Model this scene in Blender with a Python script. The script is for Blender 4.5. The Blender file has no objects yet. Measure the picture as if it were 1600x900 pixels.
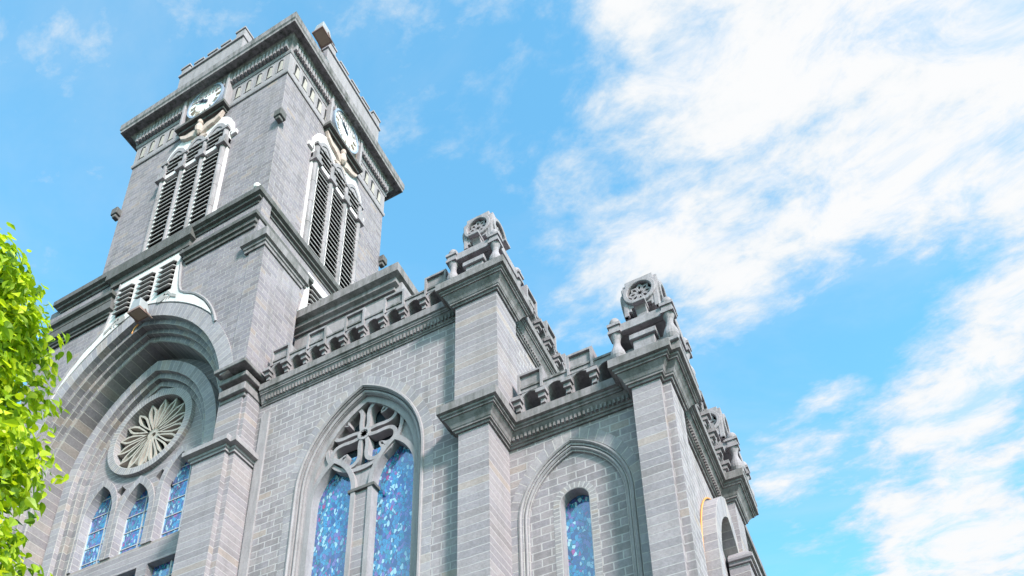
import bpy, bmesh, math, random
from mathutils import Vector, Matrix
from mathutils.geometry import tessellate_polygon
random.seed(7)
SC = bpy.context.scene
COL = SC.collection
R_ = math.radians

# ------------------------------------------------------------------ camera
cam_d = bpy.data.cameras.new("camera"); cam = bpy.data.objects.new("camera", cam_d); COL.objects.link(cam)
CR = ((0.8953, 0.4451, -0.0203), (-0.2208, 0.4036, -0.8879), (-0.387, 0.7994, 0.4596))   # right / down / forward
rx, dn, fw = (Vector(v).normalized() for v in CR)
dn = fw.cross(rx).normalized(); rx = dn.cross(fw)
cam.matrix_world = Matrix((( rx.x, -dn.x, -fw.x, 0), (rx.y, -dn.y, -fw.y, 0), (rx.z, -dn.z, -fw.z, 0), (0, 0, 0, 1)))
cam_d.sensor_width = 36; cam_d.lens = 36*1382.99/1600
cam_d.shift_x = 0.0; cam_d.shift_y = (1099.05-450)/1600       # the photo is the upper crop of a taller frame
cam_d.clip_start = .1; cam_d.clip_end = 4000
SC.camera = cam
SC.render.resolution_x, SC.render.resolution_y = 1024, 576

# ------------------------------------------------------------------ sky, sun, exposure
SUN_DIR = Vector((.68, -.42, .50)).normalized()
SUN_EL = math.asin(SUN_DIR.z); SUN_AZ = math.atan2(SUN_DIR.x, SUN_DIR.y)
SC.view_settings.view_transform = 'Standard'; SC.view_settings.look = 'None'
SC.view_settings.gamma = 1; SC.view_settings.exposure = 1.28
w = bpy.data.worlds.new("World"); SC.world = w; w.use_nodes = True
nt = w.node_tree; nt.nodes.clear()
def N(t, typ, **kw):
    n = t.nodes.new(typ)
    for k, v in kw.items(): setattr(n, k, v)
    return n
def mth(t, op, a, b=None, c=None, clamp=False):
    n = N(t, 'ShaderNodeMath', operation=op, use_clamp=clamp)
    for i, v in enumerate((a, b, c)):
        if v is None: continue
        if isinstance(v, (int, float)): n.inputs[i].default_value = v
        else: t.links.new(v, n.inputs[i])
    return n.outputs[0]
def mixc(t, f, a, b, mode='MIX'):
    n = N(t, 'ShaderNodeMix', data_type='RGBA', blend_type=mode)
    for i, v in ((0, f), (6, a), (7, b)):
        if isinstance(v, (int, float)): n.inputs[i].default_value = v
        elif isinstance(v, tuple): n.inputs[i].default_value = (*v, 1)[:4]
        else: t.links.new(v, n.inputs[i])
    return n.outputs[2]
def ramp(t, f, stops, interp='LINEAR'):
    n = N(t, 'ShaderNodeValToRGB'); n.color_ramp.interpolation = interp
    e = n.color_ramp.elements
    while len(e) < len(stops): e.new(.5)
    for x, (p, c) in zip(e, stops): x.position = p; x.color = (*c, 1)
    t.links.new(f, n.inputs[0]); return n.outputs[0]
def smooth(t, v, a, b):
    n = N(t, 'ShaderNodeMapRange', interpolation_type='SMOOTHSTEP')
    t.links.new(v, n.inputs[0]); n.inputs[1].default_value = a; n.inputs[2].default_value = b
    return n.outputs[0]
def noise(t, vec, scale, detail=4, rough=.55, dist=0.):
    n = N(t, 'ShaderNodeTexNoise'); n.inputs['Scale'].default_value = scale; n.inputs['Detail'].default_value = detail
    n.inputs['Roughness'].default_value = rough; n.inputs['Distortion'].default_value = dist
    t.links.new(vec, n.inputs['Vector']); return n.outputs['Fac']

sky = N(nt, 'ShaderNodeTexSky', sky_type='NISHITA', sun_disc=False, sun_elevation=SUN_EL, sun_rotation=SUN_AZ,
        air_density=1.2, dust_density=.6, ozone_density=1.0)
tc = N(nt, 'ShaderNodeTexCoord'); D = tc.outputs['Generated']
# cloud layer: broken cloud seen by direction; banks given by bearing/elevation plus fractal edges
sep = N(nt, 'ShaderNodeSeparateXYZ'); nt.links.new(D, sep.inputs[0])
zc = mth(nt, 'MAXIMUM', sep.outputs[2], .06)
cx_ = mth(nt, 'DIVIDE', sep.outputs[0], zc); cy_ = mth(nt, 'DIVIDE', sep.outputs[1], zc)
cmb = N(nt, 'ShaderNodeCombineXYZ'); nt.links.new(cx_, cmb.inputs[0]); nt.links.new(cy_, cmb.inputs[1])
P2 = cmb.outputs[0]
CLOUD_BANKS = [  # centre on the cloud plane (east, north, per unit height), long axis bearing, half length, half width, weight
    (.20, .68, 65, .30, .14, .62), (.06, .76, 40, .20, .10, .50), (-.13, .80, 30, .14, .085, .50), (-.04, .60, 60, .18, .09, .30), (.34, .62, 60, .3, .2, .5),
    (.19, 1.13, -45, .20, .095, .62), (.22, 1.38, 85, .30, .13, .50), (.08, 1.55, 90, .22, .13, .55), (.10, .45, 20, .25, .10, .4), (.20, 1.75, 80, .35, .2, .45), (-.09, 1.2, 100, .12, .06, .58), (.30, 1.05, -40, .12, .06, .3), (.01, 1.07, 60, .05, .035, .55),
    (-.22, .72, 20, .08, .05, .15), (-.46, .22, 30, .10, .05, .22), (-.62, .23, 30, .06, .04, .26), (-.05, .50, 60, .12, .10, .25), (-.15, .70, 55, .16, .06, .42), (-.33, .33, 40, .12, .05, .14), (-.25, .61, 20, .05, .05, .2), (-.88, .45, 20, .06, .04, .1),
    (.02, .42, 40, .10, .06, .28),
    (1.2, -.4, 60, 1.5, .7, .8), (-.4, -1.6, 0, 2.2, 1.0, .8), (2.2, 1.6, 40, 1.3, .8, .7), (-2.6, .2, 90, 1., .6, .5)]  # this row: unseen banks added to whiten the ambient light on the walls
CLOUD_GAPS = [(.07, .945, -5, .17, .04, -.45), (-.06, 1.02, -30, .12, .05, -.40), (.10, 1.30, 70, .12, .035, -.35), (-.02, 1.48, 85, .10, .05, -.3)]
acc = None
for (bx_, by_, ang, L_, W_, wt) in CLOUD_BANKS + CLOUD_GAPS:
    mp = N(nt, 'ShaderNodeMapping', vector_type='TEXTURE'); nt.links.new(P2, mp.inputs[0])
    mp.inputs[1].default_value = (bx_, by_, 0); mp.inputs[2].default_value = (0, 0, R_(ang)); mp.inputs[3].default_value = (L_, W_, 1)
    ln = N(nt, 'ShaderNodeVectorMath', operation='LENGTH'); nt.links.new(mp.outputs[0], ln.inputs[0])
    mr = N(nt, 'ShaderNodeMapRange', interpolation_type='SMOOTHSTEP'); nt.links.new(ln.outputs['Value'], mr.inputs[0])
    mr.inputs[1].default_value = 0; mr.inputs[2].default_value = 1.9; mr.inputs[3].default_value = wt; mr.inputs[4].default_value = 0
    acc = mr.outputs[0] if acc is None else mth(nt, 'ADD', acc, mr.outputs[0])
mpn = N(nt, 'ShaderNodeMapping'); nt.links.new(P2, mpn.inputs[0]); mpn.inputs[2].default_value = (0, 0, R_(-55)); mpn.inputs[3].default_value = (.8, 1.25, 1)
n1 = noise(nt, mpn.outputs[0], 5.5, 10, .62, .35)
n2 = noise(nt, mpn.outputs[0], 17, 8, .65, .2)
dens = mth(nt, 'ADD', acc, mth(nt, 'ADD', mth(nt, 'MULTIPLY', mth(nt, 'SUBTRACT', n1, .5), 1.9), mth(nt, 'MULTIPLY', mth(nt, 'SUBTRACT', n2, .5), 1.3)))
mask = smooth(nt, dens, .06, .80)
shade = smooth(nt, dens, .30, .95)
skyc = mixc(nt, 1.0, sky.outputs[0], (1.15, 2.12, 2.12), 'MULTIPLY')
gain = N(nt, 'ShaderNodeVectorMath', operation='SCALE'); nt.links.new(skyc, gain.inputs[0]); gain.inputs['Scale'].default_value = 1.0
cloudc = mixc(nt, shade, (3.6, 4.1, 4.5), (4.7, 4.75, 4.8))
n3 = noise(nt, mpn.outputs[0], 9., 8, .68, .5)
thin = mth(nt, 'SUBTRACT', 1., mth(nt, 'MULTIPLY', smooth(nt, n3, .44, .72), .6))
veil = mth(nt, 'MULTIPLY', smooth(nt, noise(nt, mpn.outputs[0], 2.6, 7, .62, .4), .40, .78), .34)
mask = mth(nt, 'MAXIMUM', mth(nt, 'MULTIPLY', mask, thin), veil)
final = mixc(nt, mask, gain.outputs[0], cloudc)
bg = N(nt, 'ShaderNodeBackground'); nt.links.new(final, bg.inputs[0]); bg.inputs[1].default_value = .085
wo = N(nt, 'ShaderNodeOutputWorld'); nt.links.new(bg.outputs[0], wo.inputs[0])

sd = bpy.data.lights.new("sun", 'SUN'); sd.energy = 3.0; sd.angle = R_(10); sd.color = (1, .90, .88)
so = bpy.data.objects.new("sun", sd); COL.objects.link(so); so.rotation_euler = SUN_DIR.to_track_quat('Z', 'Y').to_euler(); so.location = (40, -30, 60)

# ------------------------------------------------------------------ materials
def new_mat(name):
    m = bpy.data.materials.new(name); m.use_nodes = True; t = m.node_tree; t.nodes.clear()
    b = N(t, 'ShaderNodeBsdfPrincipled'); o = N(t, 'ShaderNodeOutputMaterial'); t.links.new(b.outputs[0], o.inputs[0])
    return m, t, b
def wall_coords(t):
    g = N(t, 'ShaderNodeNewGeometry'); sp = N(t, 'ShaderNodeSeparateXYZ'); t.links.new(g.outputs['Position'], sp.inputs[0])
    sn = N(t, 'ShaderNodeSeparateXYZ'); t.links.new(g.outputs['True Normal'], sn.inputs[0])
    fx = mth(t, 'GREATER_THAN', mth(t, 'ABSOLUTE', sn.outputs[0]), .7); fz = mth(t, 'GREATER_THAN', mth(t, 'ABSOLUTE', sn.outputs[2]), .7)
    def mixf(f, a, b):
        n = N(t, 'ShaderNodeMix', data_type='FLOAT'); t.links.new(f, n.inputs[0]); t.links.new(a, n.inputs[2]); t.links.new(b, n.inputs[3]); return n.outputs[0]
    u = mixf(fx, sp.outputs[0], sp.outputs[1]); v = mixf(fz, sp.outputs[2], sp.outputs[1])
    c = N(t, 'ShaderNodeCombineXYZ'); t.links.new(u, c.inputs[0]); t.links.new(v, c.inputs[1])
    return c.outputs[0], g.outputs['Position'], sp
def bricks(t, vec, bw, rh, ms, sm=.15):
    n = N(t, 'ShaderNodeTexBrick'); t.links.new(vec, n.inputs['Vector'])
    n.inputs['Color1'].default_value = (0, 0, 0, 1); n.inputs['Color2'].default_value = (1, 1, 1, 1); n.inputs['Mortar'].default_value = (.5, .5, .5, 1)
    n.inputs['Scale'].default_value = 1; n.inputs['Mortar Size'].default_value = ms; n.inputs['Mortar Smooth'].default_value = sm
    n.inputs['Brick Width'].default_value = bw; n.inputs['Row Height'].default_value = rh
    return n.outputs['Color'], n.outputs['Fac']
def masonry(name, base, bw, rh, ms, mortar, spread=.25, uv=False, bump=.8, grime=.35):
    m, t, b = new_mat(name)
    vec, pos, sp = wall_coords(t)
    if uv:
        u = N(t, 'ShaderNodeUVMap'); vec = u.outputs[0]
    # hand-laid joints: wobble the coordinates a little
    wn = N(t, 'ShaderNodeTexNoise'); wn.inputs['Scale'].default_value = 2.2; t.links.new(pos, wn.inputs['Vector'])
    wv = N(t, 'ShaderNodeVectorMath', operation='SUBTRACT'); t.links.new(wn.outputs['Color'], wv.inputs[0]); wv.inputs[1].default_value = (.5, .5, .5)
    ws = N(t, 'ShaderNodeVectorMath', operation='SCALE'); t.links.new(wv.outputs[0], ws.inputs[0]); ws.inputs['Scale'].default_value = .035
    wa = N(t, 'ShaderNodeVectorMath', operation='ADD'); t.links.new(vec, wa.inputs[0]); t.links.new(ws.outputs[0], wa.inputs[1]); vec = wa.outputs[0]
    cell, mf = bricks(t, vec, bw, rh, ms)
    r, g_, bl = base
    def k(f, dr=0, dg=0, db=0): return (r*f+dr, g_*f+dg, bl*f+db)
    col = ramp(t, cell, [(0, k(1-spread)), (.3, k(1-spread*.3, -.006, 0, .012)), (.55, k(1)), (.8, k(1+spread*.6, 0, .004, .012)), (.955, k(1+spread*.4, .006, .002, -.008)), (1, k(1+spread*.5, .035, .010, -.028))])
    big = noise(t, pos, .7, 5, .6); fine = noise(t, pos, 14, 6, .7); mid = noise(t, pos, 3.2, 5, .65)
    col = mixc(t, 1., col, ramp(t, big, [(.25, (.84,)*3), (.75, (1.12,)*3)]), 'MULTIPLY')
    col = mixc(t, 1., col, ramp(t, fine, [(.25, (.78,)*3), (.75, (1.2,)*3)]), 'MULTIPLY')
    # run-off stains: noise stretched down the wall
    mp = N(t, 'ShaderNodeMapping'); t.links.new(pos, mp.inputs[0]); mp.inputs[3].default_value = (2.6, 2.6, .28)
    st = noise(t, mp.outputs[0], 1., 5, .65)
    mo = mixc(t, mid, tuple(c*.72 for c in mortar), mortar)
    col = mixc(t, mf, col, mo)
    col = mixc(t, mth(t, 'MULTIPLY', ramp(t, st, [(.48, (0,)*3), (.76, (1,)*3)]), grime), col, (.06, .065, .055))
    t.links.new(col, b.inputs['Base Color']); b.inputs['Roughness'].default_value = .88
    h = mth(t, 'ADD', mth(t, 'MULTIPLY', mth(t, 'SUBTRACT', 1., mf), .6), mth(t, 'MULTIPLY', fine, .5))
    bp = N(t, 'ShaderNodeBump'); bp.inputs['Strength'].default_value = bump; bp.inputs['Distance'].default_value = .02
    t.links.new(h, bp.inputs['Height']); t.links.new(bp.outputs[0], b.inputs['Normal'])
    return m
def plain(name, base, var=.25, grime=.5, scale=1., rough=.85, bump=.35, moss=(.05, .055, .045)):
    m, t, b = new_mat(name)
    g = N(t, 'ShaderNodeNewGeometry'); pos = g.outputs['Position']
    big = noise(t, pos, .9*scale, 5, .62); fine = noise(t, pos, 16*scale, 6, .7)
    col = mixc(t, big, tuple(c*(1-var) for c in base), tuple(c*(1+var) for c in base))
    col = mixc(t, 1., col, ramp(t, fine, [(.25, (.82,)*3), (.75, (1.16,)*3)]), 'MULTIPLY')
    mp = N(t, 'ShaderNodeMapping'); t.links.new(pos, mp.inputs[0]); mp.inputs[3].default_value = (5, 5, .9)
    st = noise(t, mp.outputs[0], 1.*scale, 6, .7)
    col = mixc(t, mth(t, 'MULTIPLY', ramp(t, st, [(.42, (0,)*3), (.68, (1,)*3)]), grime), col, moss)
    t.links.new(col, b.inputs['Base Color']); b.inputs['Roughness'].default_value = rough
    bp = N(t, 'ShaderNodeBump'); bp.inputs['Strength'].default_value = bump; bp.inputs['Distance'].default_value = .015
    t.links.new(fine, bp.inputs['Height']); t.links.new(bp.outputs[0], b.inputs['Normal'])
    return m
def stained(name, dark, tint):
    m, t, b = new_mat(name)
    vec, pos, sp = wall_coords(t)
    mp = N(t, 'ShaderNodeMapping'); t.links.new(vec, mp.inputs[0]); mp.inputs[2].default_value = (0, 0, R_(28)); mp.inputs[3].default_value = (1.5, .85, 1)
    v = N(t, 'ShaderNodeTexVoronoi'); v.inputs['Scale'].default_value = 9.5; v.inputs['Randomness'].default_value = .85; t.links.new(mp.outputs[0], v.inputs['Vector'])
    sc = N(t, 'ShaderNodeSeparateColor'); t.links.new(v.outputs['Color'], sc.inputs[0])
    col = ramp(t, sc.outputs[0], [(0, (.008, .03, .14)), (.15, (.02, .18, .36)), (.32, (.012, .20, .27)), (.44, (.04, .06, .26)), (.56, (.15, .10, .34)), (.70, (.36, .60, .68)), (.81, (.03, .24, .44)), (.975, (.34, .02, .17))], 'CONSTANT')
    e = N(t, 'ShaderNodeTexVoronoi', feature='DISTANCE_TO_EDGE'); e.inputs['Scale'].default_value = 9.5; e.inputs['Randomness'].default_value = .85; t.links.new(mp.outputs[0], e.inputs['Vector'])
    col = mixc(t, smooth(t, e.outputs['Distance'], .015, .05), (.012, .02, .03), col)
    t.links.new(col, b.inputs['Base Color']); b.inputs['Roughness'].default_value = .12
    b.inputs['IOR'].default_value = 1.9; b.inputs['Specular IOR Level'].default_value = .9
    b.inputs['Specular Tint'].default_value = (.55, .8, 1, 1)
    gs = N(t, 'ShaderNodeBsdfGlossy'); gs.inputs['Color'].default_value = (.34, .60, .90, 1); gs.inputs['Roughness'].default_value = .07
    mx = N(t, 'ShaderNodeMixShader'); mx.inputs[0].default_value = .26
    out = [n for n in t.nodes if n.type == 'OUTPUT_MATERIAL'][0]
    t.links.new(b.outputs[0], mx.inputs[1]); t.links.new(gs.outputs[0], mx.inputs[2]); t.links.new(mx.outputs[0], out.inputs[0])
    bp = N(t, 'ShaderNodeBump'); bp.inputs['Strength'].default_value = .06; bp.inputs['Distance'].default_value = .02
    t.links.new(sc.outputs[1], bp.inputs['Height']); t.links.new(bp.outputs[0], b.inputs['Normal'])
    return m
def flat(name, col, rough=.6, var=.12, metal=0.):
    m, t, b = new_mat(name)
    g = N(t, 'ShaderNodeNewGeometry'); f = noise(t, g.outputs['Position'], 6, 5, .65)
    c = mixc(t, f, tuple(x*(1-var) for x in col), tuple(x*(1+var) for x in col))
    t.links.new(c, b.inputs['Base Color']); b.inputs['Roughness'].default_value = rough; b.inputs['Metallic'].default_value = metal
    return m
G = (.268, .238, .250)
M = dict(
    brick=masonry('wall_stone', G, .46, .213, .017, (.47, .44, .45), .15, grime=.45),
    pier=masonry('pier_stone', G, 90., .211, .013, (.46, .43, .44), .16, grime=.22),
    tower=masonry('tower_stone', (.232, .205, .222), .48, .19, .013, (.38, .355, .352), .18, grime=.35),
    vous=masonry('voussoir_stone', (.288, .265, .282), .24, 9., .012, (.50, .47, .46), .16, uv=True, grime=.25),
    fine=masonry('fine_voussoir', (.29, .27, .28), .11, 9., .014, (.48, .46, .46), .12, uv=True, grime=.15),
    soffit=masonry('soffit_stone', (.235, .216, .226), .30, 9., .012, (.48, .46, .43), .22, uv=True, grime=.2),
    mould=plain('moulding_stone', (.225, .207, .213), .25, .75),
    slab=plain('weathered_slab_stone', (.24, .221, .228), .3, .95),
    dress=plain('dressed_stone', (.30, .278, .292), .16, .3),
    ledge=plain('mossy_ledge_stone', (.11, .105, .105), .35, .95),
    pin=plain('pinnacle_stone', (.30, .276, .295), .2, .45),
    para=plain('parapet_stone', (.28, .258, .272), .25, .55),
    white=plain('white_render', (.66, .63, .63), .07, .22, bump=.1),
    slat=plain('louvre_slat', (.34, .325, .32), .12, .3),
    cream=plain('cream_tracery', (.40, .365, .325), .15, .25),
    tan=plain('terracotta_relief', (.50, .40, .35), .2, .25),
    dark=flat('recess_shade_black', (.012, .013, .015), .9),  # black sheets painting the shade in recesses and behind louvres
    glass=stained('stained_glass', 0, 0),
    dial=plain('clock_dial', (.80, .82, .80), .04, .06, rough=.4, bump=.02),
    bluering=flat('clock_rim', (.30, .36, .46), .4),
    ink=flat('clock_numeral', (.24, .18, .13), .5),
    hand=flat('clock_hand', (.05, .06, .09), .4),
    bar=flat('window_bar', (.42, .42, .43), .5),
    cable=flat('orange_cable', (.70, .30, .08), .5),
    rust=flat('rusty_metal', (.24, .16, .14), .7, .4),
    lampgrey=flat('lamp_housing', (.30, .31, .32), .45, .2),
    lens=flat('lamp_lens', (.33, .24, .17), .3, .25),
    bark=plain('bark', (.12, .09, .065), .3, .4, 3.),
)
def pale_glass():
    m, t, b = new_mat('pane_glass'); b.inputs['Base Color'].default_value = (.02, .035, .05, 1); b.inputs['Roughness'].default_value = .06
    b.inputs['IOR'].default_value = 1.8; return m
M['pane'] = pale_glass()

# ------------------------------------------------------------------ geometry helpers
def Front(y0): return lambda u, v, w: (u, y0+w, v)
def Side(x0): return lambda u, v, w: (x0-w, u, v)
def Plan(z0): return lambda u, v, w: (u, v, z0+w)
class MB:
    def __init__(s): s.v = []; s.f = []; s.uv = []
    def add(s, pts, faces, uvs=None):
        o = len(s.v); s.v += [tuple(p) for p in pts]
        for i, f in enumerate(faces):
            s.f.append([o+k for k in f]); s.uv.append(uvs[i] if uvs else None)
        return s
    def box(s, F, u0, u1, v0, v1, w0, w1):
        p = [F(u, v, w) for w in (w0, w1) for v in (v0, v1) for u in (u0, u1)]
        return s.add(p, [(0, 1, 3, 2), (4, 6, 7, 5), (0, 4, 5, 1), (2, 3, 7, 6), (0, 2, 6, 4), (1, 5, 7, 3)])
    def poly(s, F, pts, w0, w1, holes=(), back=True):
        loops = [list(pts)] + [list(h) for h in holes]
        flat_ = [p for l in loops for p in l]; n = len(flat_)
        tris = tessellate_polygon([[Vector((a, b, 0)) for a, b in l] for l in loops])
        P = [F(a, b, w0) for a, b in flat_] + [F(a, b, w1) for a, b in flat_]
        fs = [tuple(t_) for t_ in tris] + ([tuple(i+n for i in t_) for t_ in tris] if back else [])
        uv = [None]*len(fs)
        o = 0
        for l in loops:
            m = len(l); c = 0
            for i in range(m):
                j = (i+1) % m; d = math.dist(l[i], l[j])
                fs.append((o+i, o+j, n+o+j, n+o+i)); uv.append([(c, 0), (c+d, 0), (c+d, abs(w1-w0)), (c, abs(w1-w0))]); c += d
            o += m
        return s.add(P, fs, uv)
    def ring(s, F, inn, out, w0, w1, closed=False):
        n = len(inn); P = []
        for w in (w0, w1):
            P += [F(a, b, w) for a, b in inn] + [F(a, b, w) for a, b in out]
        I = lambda k, i: k*2*n+i; O = lambda k, i: k*2*n+n+i
        c = [0]
        for i in range(n): c.append(c[-1]+(math.dist(out[i], out[(i+1) % n])+math.dist(inn[i], inn[(i+1) % n]))/2)
        fs = []; uv = []
        for i in range(n if closed else n-1):
            j = (i+1) % n; a, b_ = c[i], c[i+1]; W = math.dist(inn[i], out[i]); dp = abs(w1-w0)
            fs.append((I(0, i), I(0, j), O(0, j), O(0, i))); uv.append([(a, 0), (b_, 0), (b_, W), (a, W)])
            fs.append((I(1, i), O(1, i), O(1, j), I(1, j))); uv.append([(a, 0), (a, W), (b_, W), (b_, 0)])
            fs.append((I(0, i), I(1, i), I(1, j), I(0, j))); uv.append([(a, 0), (a, dp), (b_, dp), (b_, 0)])
            fs.append((O(0, i), O(0, j), O(1, j), O(1, i))); uv.append([(a, 0), (b_, 0), (b_, dp), (a, dp)])
        if not closed:
            for i in (0, n-1): fs.append((I(0, i), O(0, i), O(1, i), I(1, i))); uv.append(None)
        return s.add(P, fs, uv)
    def sweep(s, prof, path, closed=False, zbase=0.):
        """profile (out, z) carried along a plan path; out is to the right of travel, corners mitred"""
        n = len(path); pts = [Vector(p) for p in path]
        def nd(a, b): d = (b-a).normalized(); return Vector((d.y, -d.x))
        offs = []
        for i in range(n):
            if closed or 0 < i < n-1:
                n0 = nd(pts[i-1], pts[i]); n1 = nd(pts[i], pts[(i+1) % n]); m = (n0+n1); k = 1+n0.dot(n1); offs.append(m/k)
            elif i == 0: offs.append(nd(pts[0], pts[1]))
            else: offs.append(nd(pts[-2], pts[-1]))
        P = []; m = len(prof); c = 0
        for i in range(n):
            for (o, z) in prof: q = pts[i]+offs[i]*o; P.append((q.x, q.y, z+zbase))
        fs = []; uv = []; c = 0
        for i in range(n if closed else n-1):
            j = (i+1) % n; d = (pts[j]-pts[i]).length
            for k in range(m):
                l = (k+1) % m
                fs.append((i*m+k, j*m+k, j*m+l, i*m+l)); uv.append([(c, k), (c+d, k), (c+d, k+1), (c, k+1)])
            c += d
        if not closed:
            fs += [tuple(range(m)), tuple((n-1)*m+k for k in range(m))]; uv += [None, None]
        return s.add(P, fs, uv)
    def lathe(s, c, prof, n=14):
        P = []; m = len(prof)
        for (r, z) in prof:
            for k in range(n): a = 2*math.pi*k/n; P.append((c[0]+r*math.cos(a), c[1]+r*math.sin(a), c[2]+z))
        fs = [(i*n+k, i*n+(k+1) % n, (i+1)*n+(k+1) % n, (i+1)*n+k) for i in range(m-1) for k in range(n)]
        fs += [tuple(range(n)), tuple((m-1)*n+k for k in range(n))]
        return s.add(P, fs)
    def tube(s, pts, rad, n=8):
        pts = [Vector(p) for p in pts]; P = []; m = len(pts)
        if isinstance(rad, (int, float)): rad = [rad]*m
        for i, p in enumerate(pts):
            d = (pts[min(i+1, m-1)]-pts[max(i-1, 0)]).normalized(); a = d.orthogonal().normalized() if i == 0 else (a-d*a.dot(d)).normalized(); b = d.cross(a)
            for k in range(n): t_ = 2*math.pi*k/n; P.append(p+(a*math.cos(t_)+b*math.sin(t_))*rad[i])
        fs = [(i*n+k, i*n+(k+1) % n, (i+1)*n+(k+1) % n, (i+1)*n+k) for i in range(m-1) for k in range(n)]
        fs += [tuple(range(n)), tuple((m-1)*n+k for k in range(n))]
        return s.add(P, fs)
    def build(s, name, mat, parent=None, bevel=0., smooth_=False, origin=None):
        me = bpy.data.meshes.new(name)
        V = s.v
        if origin is not None: V = [(a-origin[0], b-origin[1], c-origin[2]) for a, b, c in V]
        me.from_pydata(V, [], s.f); ul = me.uv_layers.new(name='UVMap')
        for p, uv in zip(me.polygons, s.uv):
            for k, li in enumerate(p.loop_indices): ul.data[li].uv = uv[k] if uv else (0.13, .13)
        bm = bmesh.new(); bm.from_mesh(me); bmesh.ops.recalc_face_normals(bm, faces=bm.faces); bm.to_mesh(me); bm.free()
        if smooth_:
            for p in me.polygons: p.use_smooth = True
        me.materials.append(mat); o = bpy.data.objects.new(name, me); COL.objects.link(o)
        if origin is not None: o.location = origin
        if bevel:
            bv = o.modifiers.new('bevel', 'BEVEL'); bv.width = bevel; bv.segments = 1; bv.limit_method = 'ANGLE'; bv.angle_limit = R_(50)
        if parent is not None: attach(o, parent)
        return o
def attach(o, parent):
    pw = Matrix.Identity(4); q = parent
    chain = []
    while q is not None: chain.append(q); q = q.parent
    for q in reversed(chain): pw = pw @ Matrix.Translation(q.location)
    o.parent = parent; o.location = Vector(o.location)-pw.translation
def tag(o, label, cat, group=None, kind=None):
    if label: o['label'] = label
    if cat: o['category'] = cat
    if group: o['group'] = group
    if kind: o['kind'] = kind
    return o
def empty(name, loc, label, cat, group=None):
    o = bpy.data.objects.new(name, None); COL.objects.link(o); o.location = loc; o.empty_display_size = .3
    return tag(o, label, cat, group)
def arch(u0, hw, vb, vs, h, n=14):
    """pointed arch outline from bottom left over the apex to bottom right; half width hw, springing vs, rise h"""
    c = (h*h-hw*hw)/(2*hw); Rr = hw+c; out = [(u0-hw, vb)] if vb < vs else []
    a1 = math.atan2(h, c)
    L = [(u0+c-Rr*math.cos(a1*i/n), vs+Rr*math.sin(a1*i/n)) for i in range(n+1)]
    Rg = [(2*u0-a, b) for a, b in reversed(L[:-1])]
    return out+L+Rg+([(u0+hw, vb)] if vb < vs else [])
def arch2(u0, hw, c, vb, vs, n=16):
    R = hw+c; return arch(u0, hw, vb, vs, math.sqrt(R*R-c*c), n)
def round_arch(u0, r, vb, vs, n=12):
    return [(u0-r, vb)]+[(u0-r*math.cos(math.pi*i/n), vs+r*math.sin(math.pi*i/n)) for i in range(n+1)]+[(u0+r, vb)]
def circle(u, v, ru, rv, n=40): return [(u+ru*math.cos(2*math.pi*i/n), v+rv*math.sin(2*math.pi*i/n)) for i in range(n)]
def rect(u0, u1, v0, v1): return [(u0, v0), (u1, v0), (u1, v1), (u0, v1)]
def offset_loop(pts, d):
    n = len(pts); out = []
    for i in range(n):
        a, b, c = Vector(pts[i-1]), Vector(pts[i]), Vector(pts[(i+1) % n])
        n0 = (b-a); n1 = (c-b); n0 = Vector((n0.y, -n0.x)).normalized(); n1 = Vector((n1.y, -n1.x)).normalized()
        m = n0+n1; k = max(.35, 1+n0.dot(n1)); q = b+m*(d/k); out.append((q.x, q.y))
    return out
def spline(pts, sub=6, closed=True):
    n = len(pts); out = []
    for i in range(n if closed else n-1):
        g = lambda k: Vector(pts[k % n] if closed else pts[max(0, min(n-1, k))])
        p0, p1, p2, p3 = g(i-1), g(i), g(i+1), g(i+2)
        for s_ in range(sub):
            t_ = s_/sub
            q = .5*((2*p1)+(p2-p0)*t_+(2*p0-5*p1+4*p2-p3)*t_*t_+(3*p1-p0-3*p2+p3)*t_**3); out.append((q.x, q.y))
    if not closed: out.append(tuple(pts[-1]))
    return out
GZ = -1.6

# ------------------------------------------------------------------ setting
g = MB(); g.poly(Plan(GZ), rect(-1500, 1500, -1500, 1500), 0, -.4); o = g.build('ground', plain('paving', (.055, .052, .05), .15, .3, .4)); tag(o, None, None, None, 'structure')

church = empty('church', (-12, 14, GZ), 'grey granite Gothic church with square clock tower, stained glass windows and carved corner pinnacles', 'church')

# ------------------------------------------------------------------ mouldings
CORN = [(0, 0), (.05, 0), (.06, .05), (.10, .06), (.10, .10), (.12, .12), (.15, .20), (.22, .29), (.24, .32), (.27, .32), (.27, .36), (.31, .38), (.31, .43), (.38, .45), (.38, .68), (0, .68)]
def corn(k=1., h=1., top=.68): return [(a*k, b*h) for a, b in CORN]
def cornice(name, path, z, k=1., flutes=True, mat='mould'):
    b = MB(); b.sweep(corn(k), path, False, z if k == 1 else z+.003)
    o = b.build(name, M[mat], church)
    return o

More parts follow.
